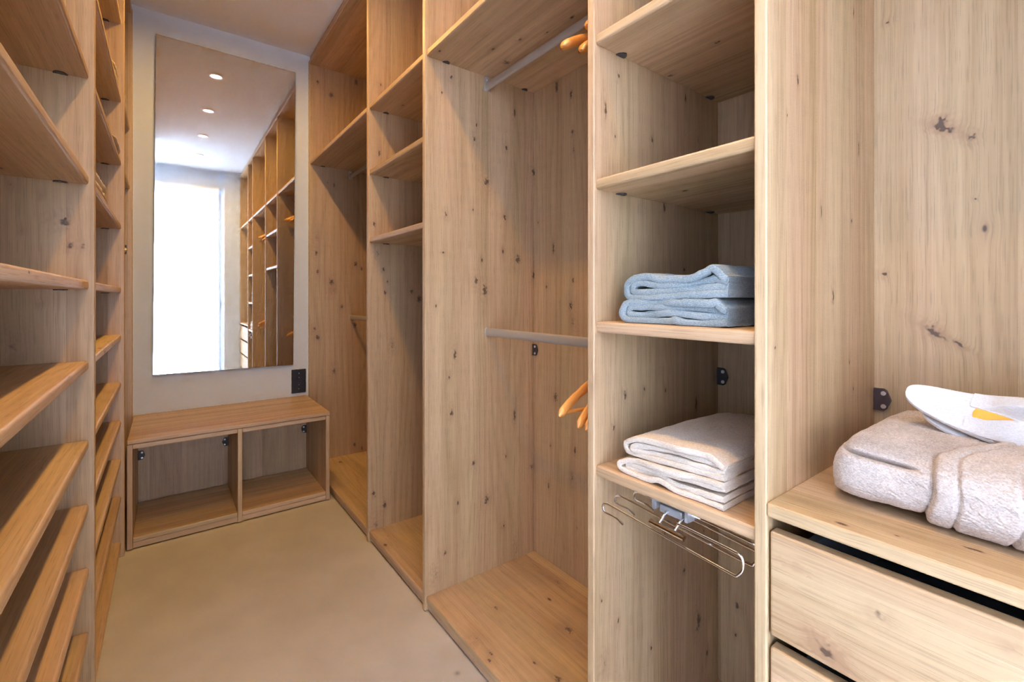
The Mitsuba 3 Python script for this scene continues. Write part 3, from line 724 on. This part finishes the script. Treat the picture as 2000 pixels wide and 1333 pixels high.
def slipper(origin, yaw, roll, pitch, label):
    t = thing('slipper', label, 'slipper', 'white slippers on the bathrobe')
    M = trimesh.transformations.translation_matrix(origin) @ rot(yaw, [0, 0, 1]) @ rot(pitch, [0, 1, 0]) @ rot(roll, [1, 0, 0])
    aa = 0.5 * SL * (1 - np.cos(np.linspace(0.02, math.pi - 0.02, 70)))
    rings = []
    for a in aa:
        w = foot_half(a)
        b = np.arange(36) * 2 * np.pi / 36
        bb = w * np.sign(np.cos(b)) * np.abs(np.cos(b)) ** 0.35
        cc = 0.0055 * np.sign(np.sin(b)) * np.abs(np.sin(b)) ** 0.5
        dish = -0.003 * (1 - (bb / max(w, 1e-6)) ** 2) * (cc > 0)
        rings.append(np.stack([np.full(36, a), bb, cc + dish + sole_z(a)], 1))
    add('sole', place(loft(rings), M), 'white_terry', t, smooth=50)

    def edge_at(b):
        return 0.074 + 0.052 * np.clip(1 - (b / 0.012) ** 2, 0, 1) ** 0.8

    def dome(a, b):
        w = foot_half(a) + 0.001
        s = np.clip(1 - (b / w) ** 2, 0, 1)
        return 0.004 + sole_z(a) + 0.027 * np.sqrt(s) * (0.03 + 0.97 * smooth01((a - edge_at(b)) / 0.060)) * np.clip((SL + 0.002 - a) / 0.05, 0, 1) ** 0.45
    outer, inner = [], []
    for k in np.linspace(-0.985, 0.985, 61):
        u = np.linspace(0, 1, 40)
        b0 = k * foot_half(np.array(0.14))
        a = edge_at(b0) + (SL - 0.004 - edge_at(b0)) * u
        b = k * foot_half(a)
        z = dome(a, b)
        lip = 0.0012 * np.exp(-((u) / 0.06) ** 2)
        outer.append(np.stack([a, b, z + lip], 1))
        inner.append(np.stack([a, b * 0.97, np.maximum(z - 0.006, 0.0035 + sole_z(a))], 1))
    rings = [np.vstack([o, i[::-1]]) for o, i in zip(outer, inner)]
    add('upper', place(loft(rings), M), 'white_terry', t, smooth=60)
    u = np.linspace(-0.0115, 0.0115, 25)
    near, far = np.full_like(u, 0.079) + 0.004 * (u / 0.012) ** 2, edge_at(u) + 0.03
    rings = [[[n_, b, 0.0040 + sole_z(n_)], [f_, b, 0.0040 + sole_z(f_)], [f_, b, 0.0015], [n_, b, 0.0015 + sole_z(n_)]] for n_, f_, b in zip(near, far, u)]
    add('insole', place(loft(rings), M), 'orange_felt', t, smooth=False, label='orange insole showing in the opening')


slipper([1.000, 0.200, 0.881], -92, 34, 5, 'white terry slipper lying slightly lower, beneath the other one')
slipper([0.990, 0.219, 0.911], -90, 44, 8, 'white terry slipper on top of the other, with orange inside')

# ------------------------------------------------------------------ folded linen on the left shelves


def linen(y0, y1, x_front, depth, z, h, label, seed, layers=2):
    parts = []
    for k in range(layers):
        zz = z + 0.001 + h / layers * (k + 0.5)
        hl = h / layers / 2 * 0.98
        rings = []
        for s in np.linspace(0, 1, 40):
            y = y0 + (y1 - y0) * s
            e = math.sqrt(max(0.0, 1 - abs(2 * s - 1) ** 3.5))
            b = np.arange(40) * 2 * np.pi / 40
            xx = x_front - depth / 2 + (depth / 2) * np.sign(np.cos(b)) * np.abs(np.cos(b)) ** 0.35 * (0.88 + 0.12 * e)
            cc = hl * (0.15 + 0.85 * e) * np.sign(np.sin(b)) * np.abs(np.sin(b)) ** 0.6
            P = np.stack([xx, np.full(40, y), zz + cc - hl * (1 - (0.15 + 0.85 * e))], 1)
            w = meshkit.fbm(P * 22 + seed * 7, 3) - 0.5
            P[:, 2] += 0.010 * w * (P[:, 2] - z) / h
            P[:, 0] += 0.010 * w
            P[:, 2] = np.maximum(P[:, 2], z + 0.0005)
            rings.append(P)
        parts.append(loft(rings))
    return single('folded_cloth', cat(*parts), 'cream_terry', label, 'cloth', smooth=60)


linen(2.19, 2.44, LX - 0.001, 0.26, 1.911, 0.046, 'small folded cream cloth on the topmost visible left shelf', 1)
linen(2.13, 2.43, LX + 0.006, 0.26, 1.648, 0.014, 'thin flat cream cloth on a left shelf, between two thicker ones', 2, 1)
linen(1.58, 2.06, LX - 0.002, 0.28, 1.384, 0.050, 'thick folded cream cloth on the lowest of the three left shelves with linen', 3)
linen(2.58, 2.95, LX - 0.001, 0.24, 1.954, 0.070, 'folded cream cloth on the far left shelf near the wall', 4)
hk = thing('coat_hook', 'small white and dark hook on the left panel beside the mirror wall', 'hook')
add('plate', rbox(-0.190, -0.166, 3.044, 3.0491, 1.300, 1.345, 0.002), 'dark_plastic', hk)
add('peg', tube([(-0.176, 3.044, 1.318), (-0.176, 3.018, 1.312), (-0.172, 3.002, 1.322)], 0.009, 10, 12), 'white_metal', hk)
